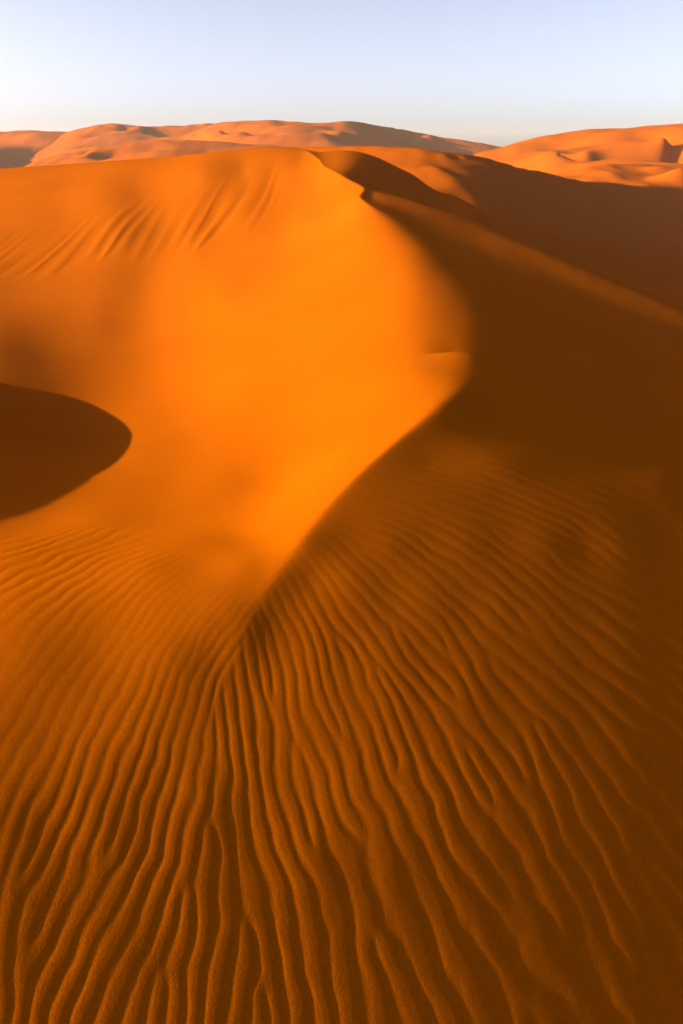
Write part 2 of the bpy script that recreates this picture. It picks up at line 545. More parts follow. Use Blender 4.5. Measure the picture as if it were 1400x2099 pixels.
FAR = {
    "mid": dict(
        crest=[(560, 306, 66), (640, 301, 64.5), (720, 300, 63), (800, 302, 61.6), (880, 308.5, 60.6), (930, 314, 60.6), (990, 323, 62.2), (1050, 338, 65.6), (1100, 351, 69), (1150, 362, 72.5), (1200, 370, 76), (1260, 377, 79), (1320, 380.5, 82), (1400, 381, 86), (1500, 379, 91), (1650, 376, 97)],
        gy=0.30, foot=lambda u: np.interp(u, [600, 800, 1000, 1200, 1400, 1650], [330, 370, 470, 570, 660, 700]), size=16.0,
        shade=[(720, 308, .45), (780, 315, .42), (850, 318, .38), (900, 316, .32), (940, 321, .2), (860, 335, .22), (900, 335, .1), (960, 330, .02), (900, 355, -.08), (1000, 350, -.1), (1000, 400, -.12), (1100, 400, -.12), (1200, 420, -.12), (1300, 450, -.12), (1200, 500, -.1), (1350, 550, -.1), (1380, 400, -.1)]),
    "right_low": dict(
        crest=[(1000, 395, 112), (1060, 374, 113), (1100, 364, 114), (1150, 353.5, 115), (1180, 347, 115), (1210, 341, 115), (1250, 336.5, 116), (1300, 335.5, 117), (1350, 337, 118), (1400, 335, 119), (1500, 335, 121), (1600, 338, 123)],
        gy=0.22, foot=400, size=22.0,
        shade=[(1150, 362, .4), (1200, 355, .42), (1250, 345, .36), (1300, 345, .4), (1350, 350, .42), (1250, 365, .42), (1320, 365, .5), (1390, 350, .45), (1390, 370, .5)]),
    "right": dict(
        crest=[(840, 380, 186), (900, 350, 187), (960, 322, 188), (1000, 308, 189), (1045, 297, 190), (1080, 287, 190), (1120, 277, 190), (1160, 269, 190), (1200, 264, 189), (1250, 264, 187), (1280, 262.5, 185), (1320, 258, 182), (1360, 255, 179), (1400, 252.5, 176), (1500, 247, 169), (1620, 250, 160)],
        gy=0.26, foot=372, size=36.0,
        shade=[(1020, 310, .5), (1060, 300, .5), (1060, 320, .45), (1100, 290, .45), (1150, 275, .38), (1200, 270, .3), (1250, 270, .32), (1150, 300, .42), (1200, 300, .4), (1250, 290, .4), (1300, 280, .42), (1300, 268, .36), (1380, 265, .4), (1340, 285, .3), (1130, 330, .4), (1180, 322, .42), (1240, 320, .38), (1290, 315, .32),
               (1330, 305, .1), (1345, 298, -.05), (1360, 303, -.14), (1380, 302, -.12), (1395, 308, -.1), (1365, 312, -.12), (1340, 318, -.1), (1310, 328, -.08), (1290, 332, -.02), (1370, 322, .35), (1395, 325, .35), (1340, 330, .35), (1200, 330, .15), (1160, 340, -.1), (1190, 337, -.12), (1140, 346, 0), (1230, 332, .0), (1260, 331, .05), (1180, 350, .2)]),
    "left_low": dict(
        crest=[(-120, 372, 258), (-60, 360, 258), (-20, 352, 259), (40, 343, 260), (70, 333, 260), (100, 322, 260), (150, 311, 261), (200, 305, 262), (235, 299, 263), (280, 290, 264), (330, 287, 265), (400, 287, 265), (480, 292, 265), (560, 300, 265), (640, 312, 265), (720, 325, 265)],
        gy=0.22, foot=362, size=45.0,
        shade=[(120, 330, .4), (80, 338, .35), (150, 318, .38), (168, 312, .1), (185, 318, -.12), (205, 318, -.12), (170, 325, -.08), (215, 325, -.02), (190, 331, .1), (235, 320, .42), (270, 310, .42), (300, 300, .4), (340, 300, .38), (380, 310, .36), (230, 307, .15), (330, 316, .2), (355, 313, .2), (270, 322, .4), (420, 300, .32), (470, 300, .3), (140, 340, .4), (520, 304, .3)]),
    "centre": dict(
        crest=[(300, 305, 382), (360, 284, 381), (400, 270, 380), (430, 256, 378), (450, 251, 376), (490, 247.5, 372), (545, 246, 366), (575, 248, 362), (600, 250, 359), (650, 251.5, 355), (700, 249, 357), (725, 249, 362), (760, 254, 372), (800, 261, 386), (833, 268, 398), (900, 279, 400), (960, 289, 400), (1010, 297, 400), (1060, 305, 400), (1140, 318, 400)],
        gy=0.22, foot=330, size=60.0,
        shade=[(400, 280, .42), (430, 270, .45), (440, 262, .4), (480, 255, .4), (540, 252, .38), (570, 249.5, -.05), (520, 262, .42), (590, 262, .34), (560, 280, .32), (620, 265, .25), (640, 275, .15), (680, 260, .0), (700, 275, -.07), (660, 285, .05), (740, 265, -.12), (760, 280, -.14), (800, 270, -.16), (825, 280, -.16), (800, 290, -.14), (720, 290, -.1),
               (848, 280, .2), (880, 288, .22), (930, 290, .17), (980, 296, .15), (460, 278, -.12), (455, 290, -.02), (475, 285, -.05), (500, 285, .12), (510, 275, .25), (430, 285, .25), (540, 290, .25), (600, 290, .3)]),
    "crown": dict(
        crest=[(40, 305, 425), (100, 285, 424), (130, 275, 423), (160, 265, 422), (200, 256, 421), (240, 253.5, 420), (290, 257, 420), (320, 259.5, 420), (370, 257, 420), (420, 254, 420), (460, 257, 421), (520, 272, 422), (580, 290, 423)],
        gy=0.2, foot=320, size=60.0,
        shade=[(160, 280, .25), (200, 270, .32), (240, 265, .35), (215, 257, -.08), (250, 256, -.08), (180, 290, .3), (230, 280, .36), (260, 275, .38), (260, 260, .42), (285, 262, .35), (285, 270, .0), (305, 271, -.14), (330, 274, -.14), (320, 267, -.08), (345, 278, .1), (310, 283, .25), (360, 268, .25), (400, 265, .3), (400, 256, .1), (360, 280, .3), (230, 295, .3), (190, 297, .15)]),
    "left": dict(
        crest=[(-260, 290, 450), (-150, 277, 450), (-60, 272, 450), (0, 269.5, 450), (60, 269, 450), (120, 269.5, 450), (160, 273, 450), (210, 287, 450), (260, 302, 450), (320, 316, 450)],
        gy=0.2, foot=350, size=60.0,
        shade=[(10, 280, .35), (60, 280, .38), (110, 285, .35), (20, 295, .38), (80, 293, .33), (5, 312, -.12), (30, 318, -.12), (5, 330, -.1), (50, 325, -.05), (30, 335, -.1), (60, 312, .0), (90, 310, .05), (80, 320, 0), (105, 303, -.08), (130, 298, -.12), (150, 293, -.12), (115, 312, .0), (100, 297, .2), (125, 282, .3), (150, 281, .3)]),
}

# ------------------------------------------------------------------ ripples
# surveyed ripples: bearing of a point, direction along the ripple, spacing across it
RIPPLE_OBS = [
    (60, 2040, -.25, 1, 62), (250, 2040, -.12, 1, 60), (450, 2040, -.10, 1, 58), (650, 2040, .02, 1, 60), (850, 2040, .18, 1, 66), (1050, 2040, .40, 1, 72), (1300, 2040, .6, 1, 76),
    (60, 1850, -.45, 1, 52), (250, 1850, -.25, 1, 50), (450, 1850, -.10, 1, 50), (650, 1850, .10, 1, 56), (850, 1850, .35, 1, 64), (1050, 1850, .62, 1, 66), (1300, 1850, .8, 1, 66),
    (50, 1650, -.75, 1, 42), (200, 1650, -.45, 1, 44), (400, 1650, -.15, 1, 44), (560, 1650, .06, 1, 42), (700, 1650, .30, 1, 48), (850, 1650, .5, 1, 52), (1050, 1650, .8, 1, 54), (1300, 1650, .95, 1, 56),
    (60, 1520, -1.0, 1, 34), (200, 1500, -.8, 1, 34), (350, 1480, -.5, 1, 36), (500, 1480, .0, 1, 34), (620, 1480, .25, 1, 36), (760, 1480, .45, 1, 44), (950, 1480, .85, 1, 44), (1200, 1480, 1.1, 1, 46),
    (250, 1370, -.85, 1, 32), (380, 1350, -.7, 1, 30), (520, 1330, .1, 1, 28), (600, 1330, .32, 1, 32), (720, 1330, .5, 1, 38), (850, 1330, .9, 1, 38), (1050, 1300, 1.2, 1, 36), (1250, 1300, 1.5, 1, 36),
    (440, 1240, -.75, 1, 26), (600, 1210, .7, 1, 26), (720, 1220, 1.05, 1, 30), (850, 1200, 1.3, 1, 31), (1000, 1180, 1.5, 1, 30), (1150, 1150, 1.8, 1, 28),
    (680, 1110, 1.6, 1, 22), (800, 1100, 2.0, 1, 26), (950, 1080, 2.2, 1, 26), (1100, 1060, 2.2, 1, 25),
    (760, 1010, 3.2, 1, 18), (880, 1000, 3.6, 1, 20), (1000, 990, 3.6, 1, 20), (1150, 960, 3.0, 1, 19), (930, 920, 5, 1, 16), (1080, 900, 4.5, 1, 15),
    (15, 1150, -2.4, 1, 20), (110, 1120, -2.6, 1, 17), (130, 1220, -2.2, 1, 24), (180, 1110, -2.8, 1, 16), (300, 1070, -3.2, 1, 13), (20, 1230, -2.0, 1, 25), (220, 1140, -2.5, 1, 18), (300, 1150, -2.2, 1, 19), (60, 1300, -1.7, 1, 27), (40, 1190, -2.2, 1, 24), (150, 1150, -2.3, 1, 22), (250, 1180, -2.2, 1, 22), (60, 1120, -2.6, 1, 17), (220, 1080, -3.0, 1, 14), (320, 1100, -3.0, 1, 16), (350, 1220, -1.6, 1, 24),
]


def seam_u(v):
    return np.interp(v, [880, 950, 1020, 1105, 1240, 1420, 1560, 2100], [840, 760, 690, 620, 530, 455, 400, 330])


class RipplePhase:
    DEG = 7

    def __init__(self, side, mate=None):
        """side 1: the field right of the crest, side -1: left of it, joined to its mate below the crest's foot"""
        self.DEG = 6
        rows, rhs = [], []
        for (u, v, du, dv, sp) in RIPPLE_OBS:
            cu = float(seam_u(v))
            if v < 1560 and (u - cu) * side < -25:
                continue
            if v >= 1560 and (u - cu) * side < -330:
                continue
            sp *= 0.90 - 0.16 * float(sstep(520, 380, np.array(u))) * (1 if v > 1260 else 0)
            n = math.hypot(du, dv)
            du, dv = du / n, dv / n
            e = 6.0
            k2 = 1.6 if (u < 360 and v < 1260) else 1.0
            a, b = hit(u - du * e, v - dv * e), hit(u + du * e, v + dv * e)
            c, d = hit(u - dv * e, v + du * e), hit(u + dv * e, v - du * e)
            m = hit(u, v)
            if None in (a, b, c, d, m):
                continue
            gx, gy = self.grad(*self.wp(np.array(m[0]), np.array(m[1])))
            J = self.jac(m)
            along = J @ (np.array(b) - np.array(a)) / (2 * e)
            across = J @ (np.array(d) - np.array(c)) / (2 * e)
            g = np.stack([gx, gy])
            rows.append((along @ g) * sp * 1.2 * k2)
            rhs.append(0.0)
            rows.append((across @ g) * sp * 1.3)
            rhs.append(1.3)
        A, r = np.array(rows), np.array(rhs)
        A = np.c_[A, np.zeros(len(A))]
        if mate is not None:
            J2 = []
            for v in range(1480, 2110, 30):
                m = hit(float(seam_u(v)), v)
                a, b = self.wp(np.array(m[0]), np.array(m[1]))
                J2.append((np.r_[[a ** i * b ** j for i, j in self.powers()], 1.0], float(mate(np.array(m[0]), np.array(m[1])))))
            A = np.vstack([A] + [q[0] * 1.2 for q in J2])
            r = np.r_[r, [q[1] * 1.2 for q in J2]]
        n = A.shape[1]
        sc = np.sqrt((A * A).sum(0)) + 1e-9
        A2 = np.vstack([A / sc, 0.002 * np.eye(n)])
        self.k = np.linalg.lstsq(A2, np.r_[r, np.zeros(n)], rcond=None)[0] / sc
        self.res = (A @ self.k - r)[:len(rows)]

    @staticmethod
    def wp(x, y):
        a, b = warp(x, y)
        return a, b - 1.4

    def jac(self, m):
        e = 1e-4
        f = lambda x, y: np.array(self.wp(np.array(x), np.array(y)))
        return np.stack([(f(m[0] + e, m[1]) - f(m[0] - e, m[1])) / (2 * e), (f(m[0], m[1] + e) - f(m[0], m[1] - e)) / (2 * e)], 1)

    def powers(self):
        return [(i, j) for i in range(self.DEG + 1) for j in range(self.DEG + 1 - i) if i + j > 0]

    def grad(self, a, b):
        gx = np.array([i * a ** (i - 1) * b ** j if i else 0 * a for i, j in self.powers()])
        gy = np.array([j * a ** i * b ** (j - 1) if j else 0 * a for i, j in self.powers()])
        return gx, gy

    def __call__(self, x, y):
        a, b = self.wp(x, y)
        out = np.zeros_like(a) + self.k[-1]
        for (i, j), k in zip(self.powers(), self.k):
            out += k * a ** i * b ** j
        return out


# strength of the ripples over the ground (metres of height), surveyed the same way
RIPPLE_GAIN = 0.23
RIPPLE_AMP = [
    (0, 2090, 3.4), (350, 2090, 3.6), (700, 2090, 3.6), (1050, 2090, 4.0), (1400, 2090, 3.4),
    (0, 1800, 3.6), (350, 1800, 4.0), (700, 1800, 4.0), (1050, 1800, 3.8), (1400, 1800, 3.0),
    (0, 1550, 2.6), (300, 1550, 3.2), (600, 1550, 3.4), (900, 1550, 3.6), (1400, 1550, 3.0),
    (0, 1400, 1.0), (150, 1400, 1.4), (300, 1380, 2.4), (430, 1350, 2.4), (520, 1350, 2.6), (700, 1350, 3.2), (1000, 1350, 3.0), (1350, 1350, 3.2),
    (0, 1290, 0.6), (200, 1290, 0.4), (350, 1270, 0.6), (440, 1240, 1.4), (500, 1200, 0.8), (560, 1230, 1.2), (700, 1230, 2.8), (900, 1200, 3.0), (1150, 1200, 2.0), (1350, 1200, 2.2),
    (-80, 1180, 7.0), (0, 1190, 7.5), (150, 1170, 7.0), (300, 1150, 3.6), (420, 1130, 0.3), (540, 1120, 0.0), (640, 1130, 0.9), (750, 1100, 2.4), (1000, 1080, 3.2), (1200, 1080, 2.6), (1380, 1080, 2.2),
    (0, 1110, 6.5), (200, 1080, 6.0), (330, 1070, 3.0), (450, 1050, 0.0), (560, 1030, 0.0), (660, 1030, 0.0),
    (0, 1050, 0.0), (200, 1010, 0.0), (400, 980, 0.0), (740, 980, 0.6), (850, 960, 4.0), (1000, 960, 5.0), (1150, 960, 4.2), (1300, 960, 2.2), (1400, 960, 1.4),
    (900, 900, 2.4), (1050, 880, 3.2), (1200, 880, 1.2), (980, 820, 0.0), (1150, 800, 0.0), (1350, 850, 0.0),
    (0, 900, 0), (250, 850, 0), (500, 850, 0), (700, 850, 0), (300, 700, 0), (700, 650, 0), (1000, 600, 0), (1300, 650, 0),
    (200, 450, 0), (600, 400, 0), (1100, 540, 0),
]


def build_ripples(x, y, scale=1.0):
    pts = []
    for (u, v, a) in RIPPLE_AMP:
        m = hit(u, v)
        if m is not None:
            pts.append((m[0], m[1], a))
    pts += [(0, -2, 4), (-3, 0, 3), (3, 0, 2), (-6, 3, 2), (6, 3, 0.5), (0, -20, 0), (-20, 0, 0), (20, 0, 0), (-12, 12, 0), (12, 12, 0)]
    amp = Spline2(pts, 2e-2)
    return amp


def ripple_profile(ph):
    # broad rounded crest, narrow trough
    t = ph - np.floor(ph)
    c = 0.5 - 0.5 * np.cos(2 * np.pi * t)
    return 1.0 - (1.0 - c) ** 1.7


def fast_side(x, y):
    """side of the crest and its extension below the feet"""
    seam = np.array([hit(float(seam_u(v)), v) for v in list(range(900, 1500, 20)) + list(range(1500, 2110, 40))])
    o = np.argsort(seam[:, 1])
    yy, xx = seam[o, 1], seam[o, 0]
    yy, xx = np.r_[-4.0, yy], np.r_[xx[0] + 0.1, xx]
    return x - np.interp(y, yy, xx)


def ripple_field(x, y, phase, amp_fn):
    r = np.sqrt(x * x + y * y)
    out = np.zeros_like(x)
    m = (r < 11.0) & (y > -3.0)
    xs, ys = x[m], y[m]
    right, left = phase
    ph = np.zeros_like(xs)
    wx, wy = warp(xs, ys)
    # wander and breathing of the ripple lines
    ph = ph + 0.26 * noise2(wx * 5.5, wy * 5.5, 1) + 0.20 * noise2(wx * 12, wy * 12, 2) + 0.085 * noise2(wx * 27, wy * 27, 3)
    # forks where two ripples join into one
    rng = np.random.RandomState(5)
    cores = []
    calm = np.ones_like(xs)
    k = 0
    while len(cores) < 46 and k < 1500:
        k += 1
        u, v = rng.uniform(-100, 1350), 2150 - 1100 * rng.rand() ** 1.2
        if (v < 1300 and u < 620) or v < 1080:
            continue
        if cores and min(math.hypot(u - c[0], (v - c[1]) * 0.8) for c in cores) < 120 * (v / 2000) ** 1.5:
            continue
        h = hit(u, v)
        if h is None:
            continue
        cores.append((u, v))
        s = 1 if len(cores) % 2 else -1
        cx, cy = warp(np.array(h[0]), np.array(h[1]))
        ph = ph + s * np.arctan2(wx - cx, cy - wy) / (2 * np.pi) * (1 if s > 0 else 1)
        calm = np.minimum(calm, 1 - 0.75 * np.exp(-((wx - cx) ** 2 + (wy - cy) ** 2) / 0.016 ** 2))
    crest = fast_side(xs, ys)
    wl = sstep(0.03, -0.03, crest)
    h = 0
    for field, wgt in ((right, 1 - wl), (left, wl)):
        h = h + wgt * ripple_profile(ph + 1.05 * field(xs, ys))
    # asymmetry
    a = np.clip(amp_fn(xs, ys), 0, 9) * RIPPLE_GAIN * 1e-3
    a = a * np.clip(1.0 + 0.45 * noise2(wx * 7, wy * 7, 6), 0.3, 1.6)
    out[m] = a * calm * (h - 0.6) * 1.35 * sstep(11.0, 8.0, r[m]) * sstep(-3.0, -1.5, ys)
    return out


# ------------------------------------------------------------------ meshes
def make_mesh(name, co, faces_idx, mat, smooth=True):
    me = bpy.data.meshes.new(name)
    me.vertices.add(len(co))
    me.vertices.foreach_set("co", np.ascontiguousarray(co, np.float32).ravel())
    nq = len(faces_idx)
    me.loops.add(nq * 4)
    me.loops.foreach_set("vertex_index", np.ascontiguousarray(faces_idx, np.int32).ravel())
    me.polygons.add(nq)
    me.polygons.foreach_set("loop_start", np.arange(0, nq * 4, 4, dtype=np.int32))
    me.polygons.foreach_set("loop_total", np.full(nq, 4, np.int32))
    me.polygons.foreach_set("use_smooth", np.full(nq, smooth, bool))
    me.update(calc_edges=True)
    me.materials.append(mat)
    ob = bpy.data.objects.new(name, me)
    bpy.context.scene.collection.objects.link(ob)
    return ob


def grid_faces(nr, nc, wrap=False):
    i = np.arange(nr - 1)[:, None]
    j = np.arange(nc if wrap else nc - 1)[None]
    j2 = (j + 1) % nc
    return np.stack([i * nc + j, i * nc + j2, (i + 1) * nc + j2, (i + 1) * nc + j], -1).reshape(-1, 4)


def bspline_matrix(n_fine, step, n_coarse):
    """cubic B-spline upsampling matrix; coarse node k sits at fine index (k-1)*step"""
    t = np.arange(n_fine) / step
    k = np.minimum(np.floor(t).astype(int), n_coarse - 4)
    f = t - k
    M = np.zeros((n_fine, n_coarse))
    r = np.arange(n_fine)
    M[r, k] += (1 - f) ** 3 / 6
    M[r, k + 1] += (3 * f ** 3 - 6 * f ** 2 + 4) / 6
    M[r, k + 2] += (-3 * f ** 3 + 3 * f ** 2 + 3 * f + 1) / 6
    M[r, k + 3] += f ** 3 / 6
    return M


def smooth_axis(kn, counts):
    """piecewise spaced axis"""
    out = []
    for (a, b), n in zip(zip(kn[:-1], kn[1:]), counts):
        out.append(np.linspace(a, b, n, endpoint=False))
    return np.concatenate(out + [np.array([kn[-1]])])


def sand_material(name, col, col2, grain=True):
    m = bpy.data.materials.new(name)
    m.use_nodes = True
    nt = m.node_tree
    N, L = nt.nodes, nt.links
    b = N["Principled BSDF"]
    b.inputs["Roughness"].default_value = 0.95
    b.inputs["Specular IOR Level"].default_value = 0.0
    geo = N.new("ShaderNodeNewGeometry")
    n1 = N.new("ShaderNodeTexNoise")
    n1.inputs["Scale"].default_value = 0.35
    n1.inputs["Detail"].default_value = 5
    n2 = N.new("ShaderNodeTexNoise")
    n2.inputs["Scale"].default_value = 130
    n2.inputs["Detail"].default_value = 4
    L.new(geo.outputs["Position"], n1.inputs["Vector"])
    L.new(geo.outputs["Position"], n2.inputs["Vector"])
    mx = N.new("ShaderNodeMix")
    mx.data_type = 'RGBA'
    mx.inputs[6].default_value = (*col, 1)
    mx.inputs[7].default_value = (*col2, 1)
    add = N.new("ShaderNodeMath")
    add.operation = 'MULTIPLY_ADD'
    add.inputs[1].default_value = 0.45
    con = N.new("ShaderNodeMapRange")
    con.inputs["From Min"].default_value = 0.30
    con.inputs["From Max"].default_value = 0.70
    L.new(n2.outputs["Fac"], con.inputs["Value"])
    L.new(con.outputs["Result"], add.inputs[0])
    sub = N.new("ShaderNodeMath")
    sub.operation = 'MULTIPLY'
    sub.inputs[1].default_value = 0.55
    L.new(n1.outputs["Fac"], sub.inputs[0])
    L.new(sub.outputs[0], add.inputs[2])
    L.new(add.outputs[0], mx.inputs[0])
    L.new(mx.outputs[2], b.inputs["Base Color"])
    if grain:
        n3 = N.new("ShaderNodeTexNoise")
        n3.inputs["Scale"].default_value = 210
        n3.inputs["Detail"].default_value = 3
        L.new(geo.outputs["Position"], n3.inputs["Vector"])
        bp = N.new("ShaderNodeBump")
        bp.inputs["Strength"].default_value = 0.6
        bp.inputs["Distance"].default_value = 0.001
        L.new(n3.outputs["Fac"], bp.inputs["Height"])
        L.new(bp.outputs["Normal"], b.inputs["Normal"])
    return m


SAND = sand_material("orange_sand", (0.215, 0.0450, 0.0003), (0.345, 0.0785, 0.0006))


def tag(o, label, cat, kind=None, group=None):
    o["label"] = label
    o["category"] = cat
    if kind:
        o["kind"] = kind
    if group:
        o["group"] = group
    return o


def build_ground(detail=1.0):
    deg = smooth_axis([-180, -76, -34, 34, 76, 180], [40, int(200 * detail), int(1060 * detail), int(200 * detail), 40])
    n_r = int(1540 * detail)
    lr = np.concatenate([np.linspace(math.log(0.3), math.log(60.0), n_r, endpoint=False), np.linspace(math.log(60), math.log(86), 60)])
    nr, nt = len(lr), len(deg)
    step = 4
    def coarse(a):
        nC = (len(a) - 1) // step + 4
        idx = (np.arange(nC) - 1) * step
        f = np.interp(idx, np.arange(len(a)), a)
        lo, hi = idx < 0, idx > len(a) - 1
        f[lo] = a[0] + idx[lo] * (a[1] - a[0])
        f[hi] = a[-1] + (idx[hi] - len(a) + 1) * (a[-1] - a[-2])
        return f, bspline_matrix(len(a), step, nC)
    cr, MR = coarse(lr)
    cd, MT = coarse(deg)
    # the axes themselves go through the same spline so plan and height agree
    lrs, degs = MR @ cr, MT @ cd
    RR, TT = np.exp(cr)[:, None], np.radians(cd)[None]
    X, Yy = RR * np.sin(TT), RR * np.cos(TT)
    zb = BASE(X, Yy)
    zb = MR @ zb @ MT.T
    R, T = np.exp(lrs)[:, None], np.radians(degs)[None]
    x, y = R * np.sin(T), R * np.cos(T)
    d, par = crest_coords_grid(x, y, lrs, degs)
    z = side_ridge(x, y, zb + tent(d, par))
    right = RipplePhase(1)
    rip = ripple_field(x, y, (right, RipplePhase(-1, right)), build_ripples(None, None))
    rip *= (sstep(80, 70, np.abs(degs)))[None]
    z = z + rip + wall_streaks(x, y) + crest_lip(x, y)
    # the skirt of the dune dips under the plain
    k = sstep(FAR_BLEND[0], FAR_BLEND[1], np.broadcast_to(R, x.shape))
    z = z * (1 - k) + PLAIN * k
    co = np.stack([x, y, z + EYE], -1).reshape(-1, 3)
    F = grid_faces(nr, nt - 1, False)
    # close the seam behind the camera: last column equals first
    idx = np.arange(nr * nt).reshape(nr, nt)
    idx[:, -1] = idx[:, 0]
    F = np.stack([idx[:-1, :-1], idx[:-1, 1:], idx[1:, 1:], idx[1:, :-1]], -1).reshape(-1, 4)
    # cap underfoot
    c0 = len(co)
    co = np.vstack([co, [[0, 0, float(z[0].mean()) + EYE]]])
    nn = nt - 1
    even = np.arange(0, nn - 1, 2)
    cap = np.stack([np.full(len(even), c0), idx[0, even + 2], idx[0, even + 1], idx[0, even]], -1)
    F = np.vstack([F, cap])
    F = F[:, ::-1]
    ob = make_mesh("sand_dune", co, F, SAND)
    tag(ob, "big rippled orange sand dune with a winding crest, bowl and shaded side", "sand dune", "structure")
    return ob


def crest_coords_grid(x, y, lrs, degs):
    d = np.full(x.shape, 50.0)
    par = np.zeros((3,) + x.shape)
    par[1] += 1.0
    par[2] += 1.0
    r = np.exp(lrs)
    ri = np.nonzero((r > 0.7) & (r < 50))[0]
    ti = np.nonzero(np.abs(degs) < 50)[0]
    a, b, c, e = ri[0], ri[-1] + 1, ti[0], ti[-1] + 1
    xs, ys = x[a:b, c:e], y[a:b, c:e]
    # nearest crest sample through a coarse pass, then exact among neighbours
    st = 6
    xc, yc = xs[::st, ::st], ys[::st, ::st]
    best = np.full(xc.shape, 1e18)
    bi = np.zeros(xc.shape, int)
    for i in range(len(_cp)):
        q = (xc - _cp[i, 0]) ** 2 + (yc - _cp[i, 1]) ** 2
        m = q < best
        best[m] = q[m]
        bi[m] = i
    bi = np.repeat(np.repeat(bi, st, 0), st, 1)[:xs.shape[0], :xs.shape[1]]
    best = np.full(xs.shape, 1e18)
    dd = np.zeros(xs.shape)
    pp = np.zeros((3,) + xs.shape)
    n = len(_cp)
    for off in range(-7, 8):
        i = np.clip(bi + off, 0, n - 2)
        ax, ay = _cp[i, 0], _cp[i, 1]
        ex, ey = _cp[i + 1, 0] - ax, _cp[i + 1, 1] - ay
        t = np.clip(((xs - ax) * ex + (ys - ay) * ey) / (ex * ex + ey * ey), 0, 1)
        px, py = xs - ax - t * ex, ys - ay - t * ey
        q = px * px + py * py
        m = q < best
        best[m] = q[m]
        s = np.sign(px * ey - py * ex)
        dd[m] = (s * np.sqrt(q))[m]
        for k in range(3):
            pp[k][m] = (_cp[i, 2 + k] + (_cp[i + 1, 2 + k] - _cp[i, 2 + k]) * t)[m]
    d[a:b, c:e] = dd
    par[:, a:b, c:e] = pp
    # fade to nothing at the borders of the window
    return d, par


def wall_streaks(x, y):
    """tongues of slipped sand down the wall behind the bowl"""
    out = np.zeros_like(x)
    m = (y > 20) & (y < 40) & (x > -26) & (x < 1)
    xs, ys = x[m], y[m]
    q = xs - 0.13 * ys                                     # across the tongues
    q = q + 0.38 * noise2(q * 0.6, ys * 0.16, 8)
    n = 0.55 * np.sin(2 * np.pi * (q / 0.62 + 0.35 * noise2(q * 0.8, ys * 0.1, 14))) * (0.7 + 0.9 * noise2(q * 0.6, ys * 0.08, 15))
    n = n + 0.5 * noise2(q * 2.0, ys * 0.10, 7) + 0.35 * noise2(q * 4.5, ys * 0.2, 9)
    foot = np.interp(xs, [-20, -10, -5, -3.3, -1.5], [23.4, 23.6, 24.9, 25.6, 27.5]) + 1.3 * noise2(q * 1.3, q * 0.2, 12)
    w = sstep(-0.3, 1.2, ys - foot) * sstep(6.8, 2.2, ys - foot) * sstep(-1.2, -2.6, xs)
    out[m] = w * 0.021 * np.clip(n, -0.5, 0.7) * np.clip(0.85 + 0.7 * noise2(q * 0.45, ys * 0.1, 13), 0.3, 1.4)
    return out


def crest_lip(x, y):
    """a small wind-cut lip across the saddle of the crest"""
    line = np.array([h for h in (hit(u, v) for u, v in LIP) if h is not None])
    out = np.zeros_like(x)
    m = (y > 7.0) & (y < 13.5) & (x > 0) & (x < 6)
    xs, ys = x[m], y[m]
    o = np.argsort(line[:, 0])
    line = line[o]
    yl = np.interp(xs, line[:, 0], line[:, 1]) + 0.05 * noise2(xs * 3, xs * 0, 21)
    s = ys - yl
    k = sstep(line[0, 0] - 0.25, line[0, 0] + 0.25, xs) * sstep(line[-1, 0] + 0.3, line[-1, 0] - 1.2, xs)
    near = np.exp(np.minimum(s, 0) / 0.5)
    beyond = 1.0 - 1.5 * sstep(0.0, 0.16, s) + 0.5 * sstep(0.16, 1.3, s)
    out[m] = 0.045 * k * np.where(s < 0, near, beyond)
    return out


LIP = [(905, 727), (930, 728), (960, 731), (1000, 738), (1050, 745), (1100, 746), (1160, 745), (1220, 742)]

FAR_LABELS = {
    "mid": "dark sand dune in the middle distance with a sunlit top left end, behind the shaded shoulder",
    "right_low": "low bright orange dune at the foot of the tall right hand dune",
    "right": "tall orange dune on the right skyline with a small dark shrub on its face",
    "left_low": "far orange dune with an oval dark hollow, just behind the left wall of the bowl",
    "centre": "far dune on the skyline with a long shaded flank left of the notch of sky",
    "crown": "far dune with a dark cap on the left half of the skyline",
    "left": "far pale dune at the left end of the skyline above a dark shaded foot",
}


def build_far(key):
    f = FarDune(**FAR[key])
    us = np.array([c[0] for c in f.crest], float)
    nu, ny = 400, 220
    ext = lambda edge: 420.0 if edge < 60 or edge > 1340 else 160.0
    uu = np.linspace(us.min() - ext(us.min()), us.max() + ext(us.max()), nu)
    yv = np.linspace(f.y0, f.y1, ny)
    y = np.repeat(yv[:, None], nu, 1)
    q = y / (CP + (HORIZON + 10 - 1049.5) / F_PX * -SP) / F_PX
    x = (uu[None] - 700) * q
    z = f.height((np.clip(uu, us.min(), us.max())[None] - 700) * q, y)
    S = f.S
    z = z + 0.010 * S * noise2(x / S * 3.0, y / S * 1.6, 3) + 0.004 * S * noise2(x / S * 9, y / S * 5, 4)
    # the ends, the foot and the back run out under the plain
    k = 1 - (1 - sstep(us.min(), us.min() - ext(us.min()), uu)) * (1 - sstep(us.max(), us.max() + ext(us.max()), uu))
    k = np.maximum(k[None], np.maximum(sstep(0.07, 0.0, (y - f.y0) / (f.y1 - f.y0)), sstep(0.82, 1.0, (y - f.y0) / (f.y1 - f.y0))))
    z = z * (1 - k) + (PLAIN - 0.8) * k
    co = np.stack([x, y, z + EYE], -1).reshape(-1, 3)
    ob = make_mesh("sand_dune", co, grid_faces(ny, nu), SAND)
    tag(ob, FAR_LABELS[key], "sand dune", "structure", None)
    return f, ob


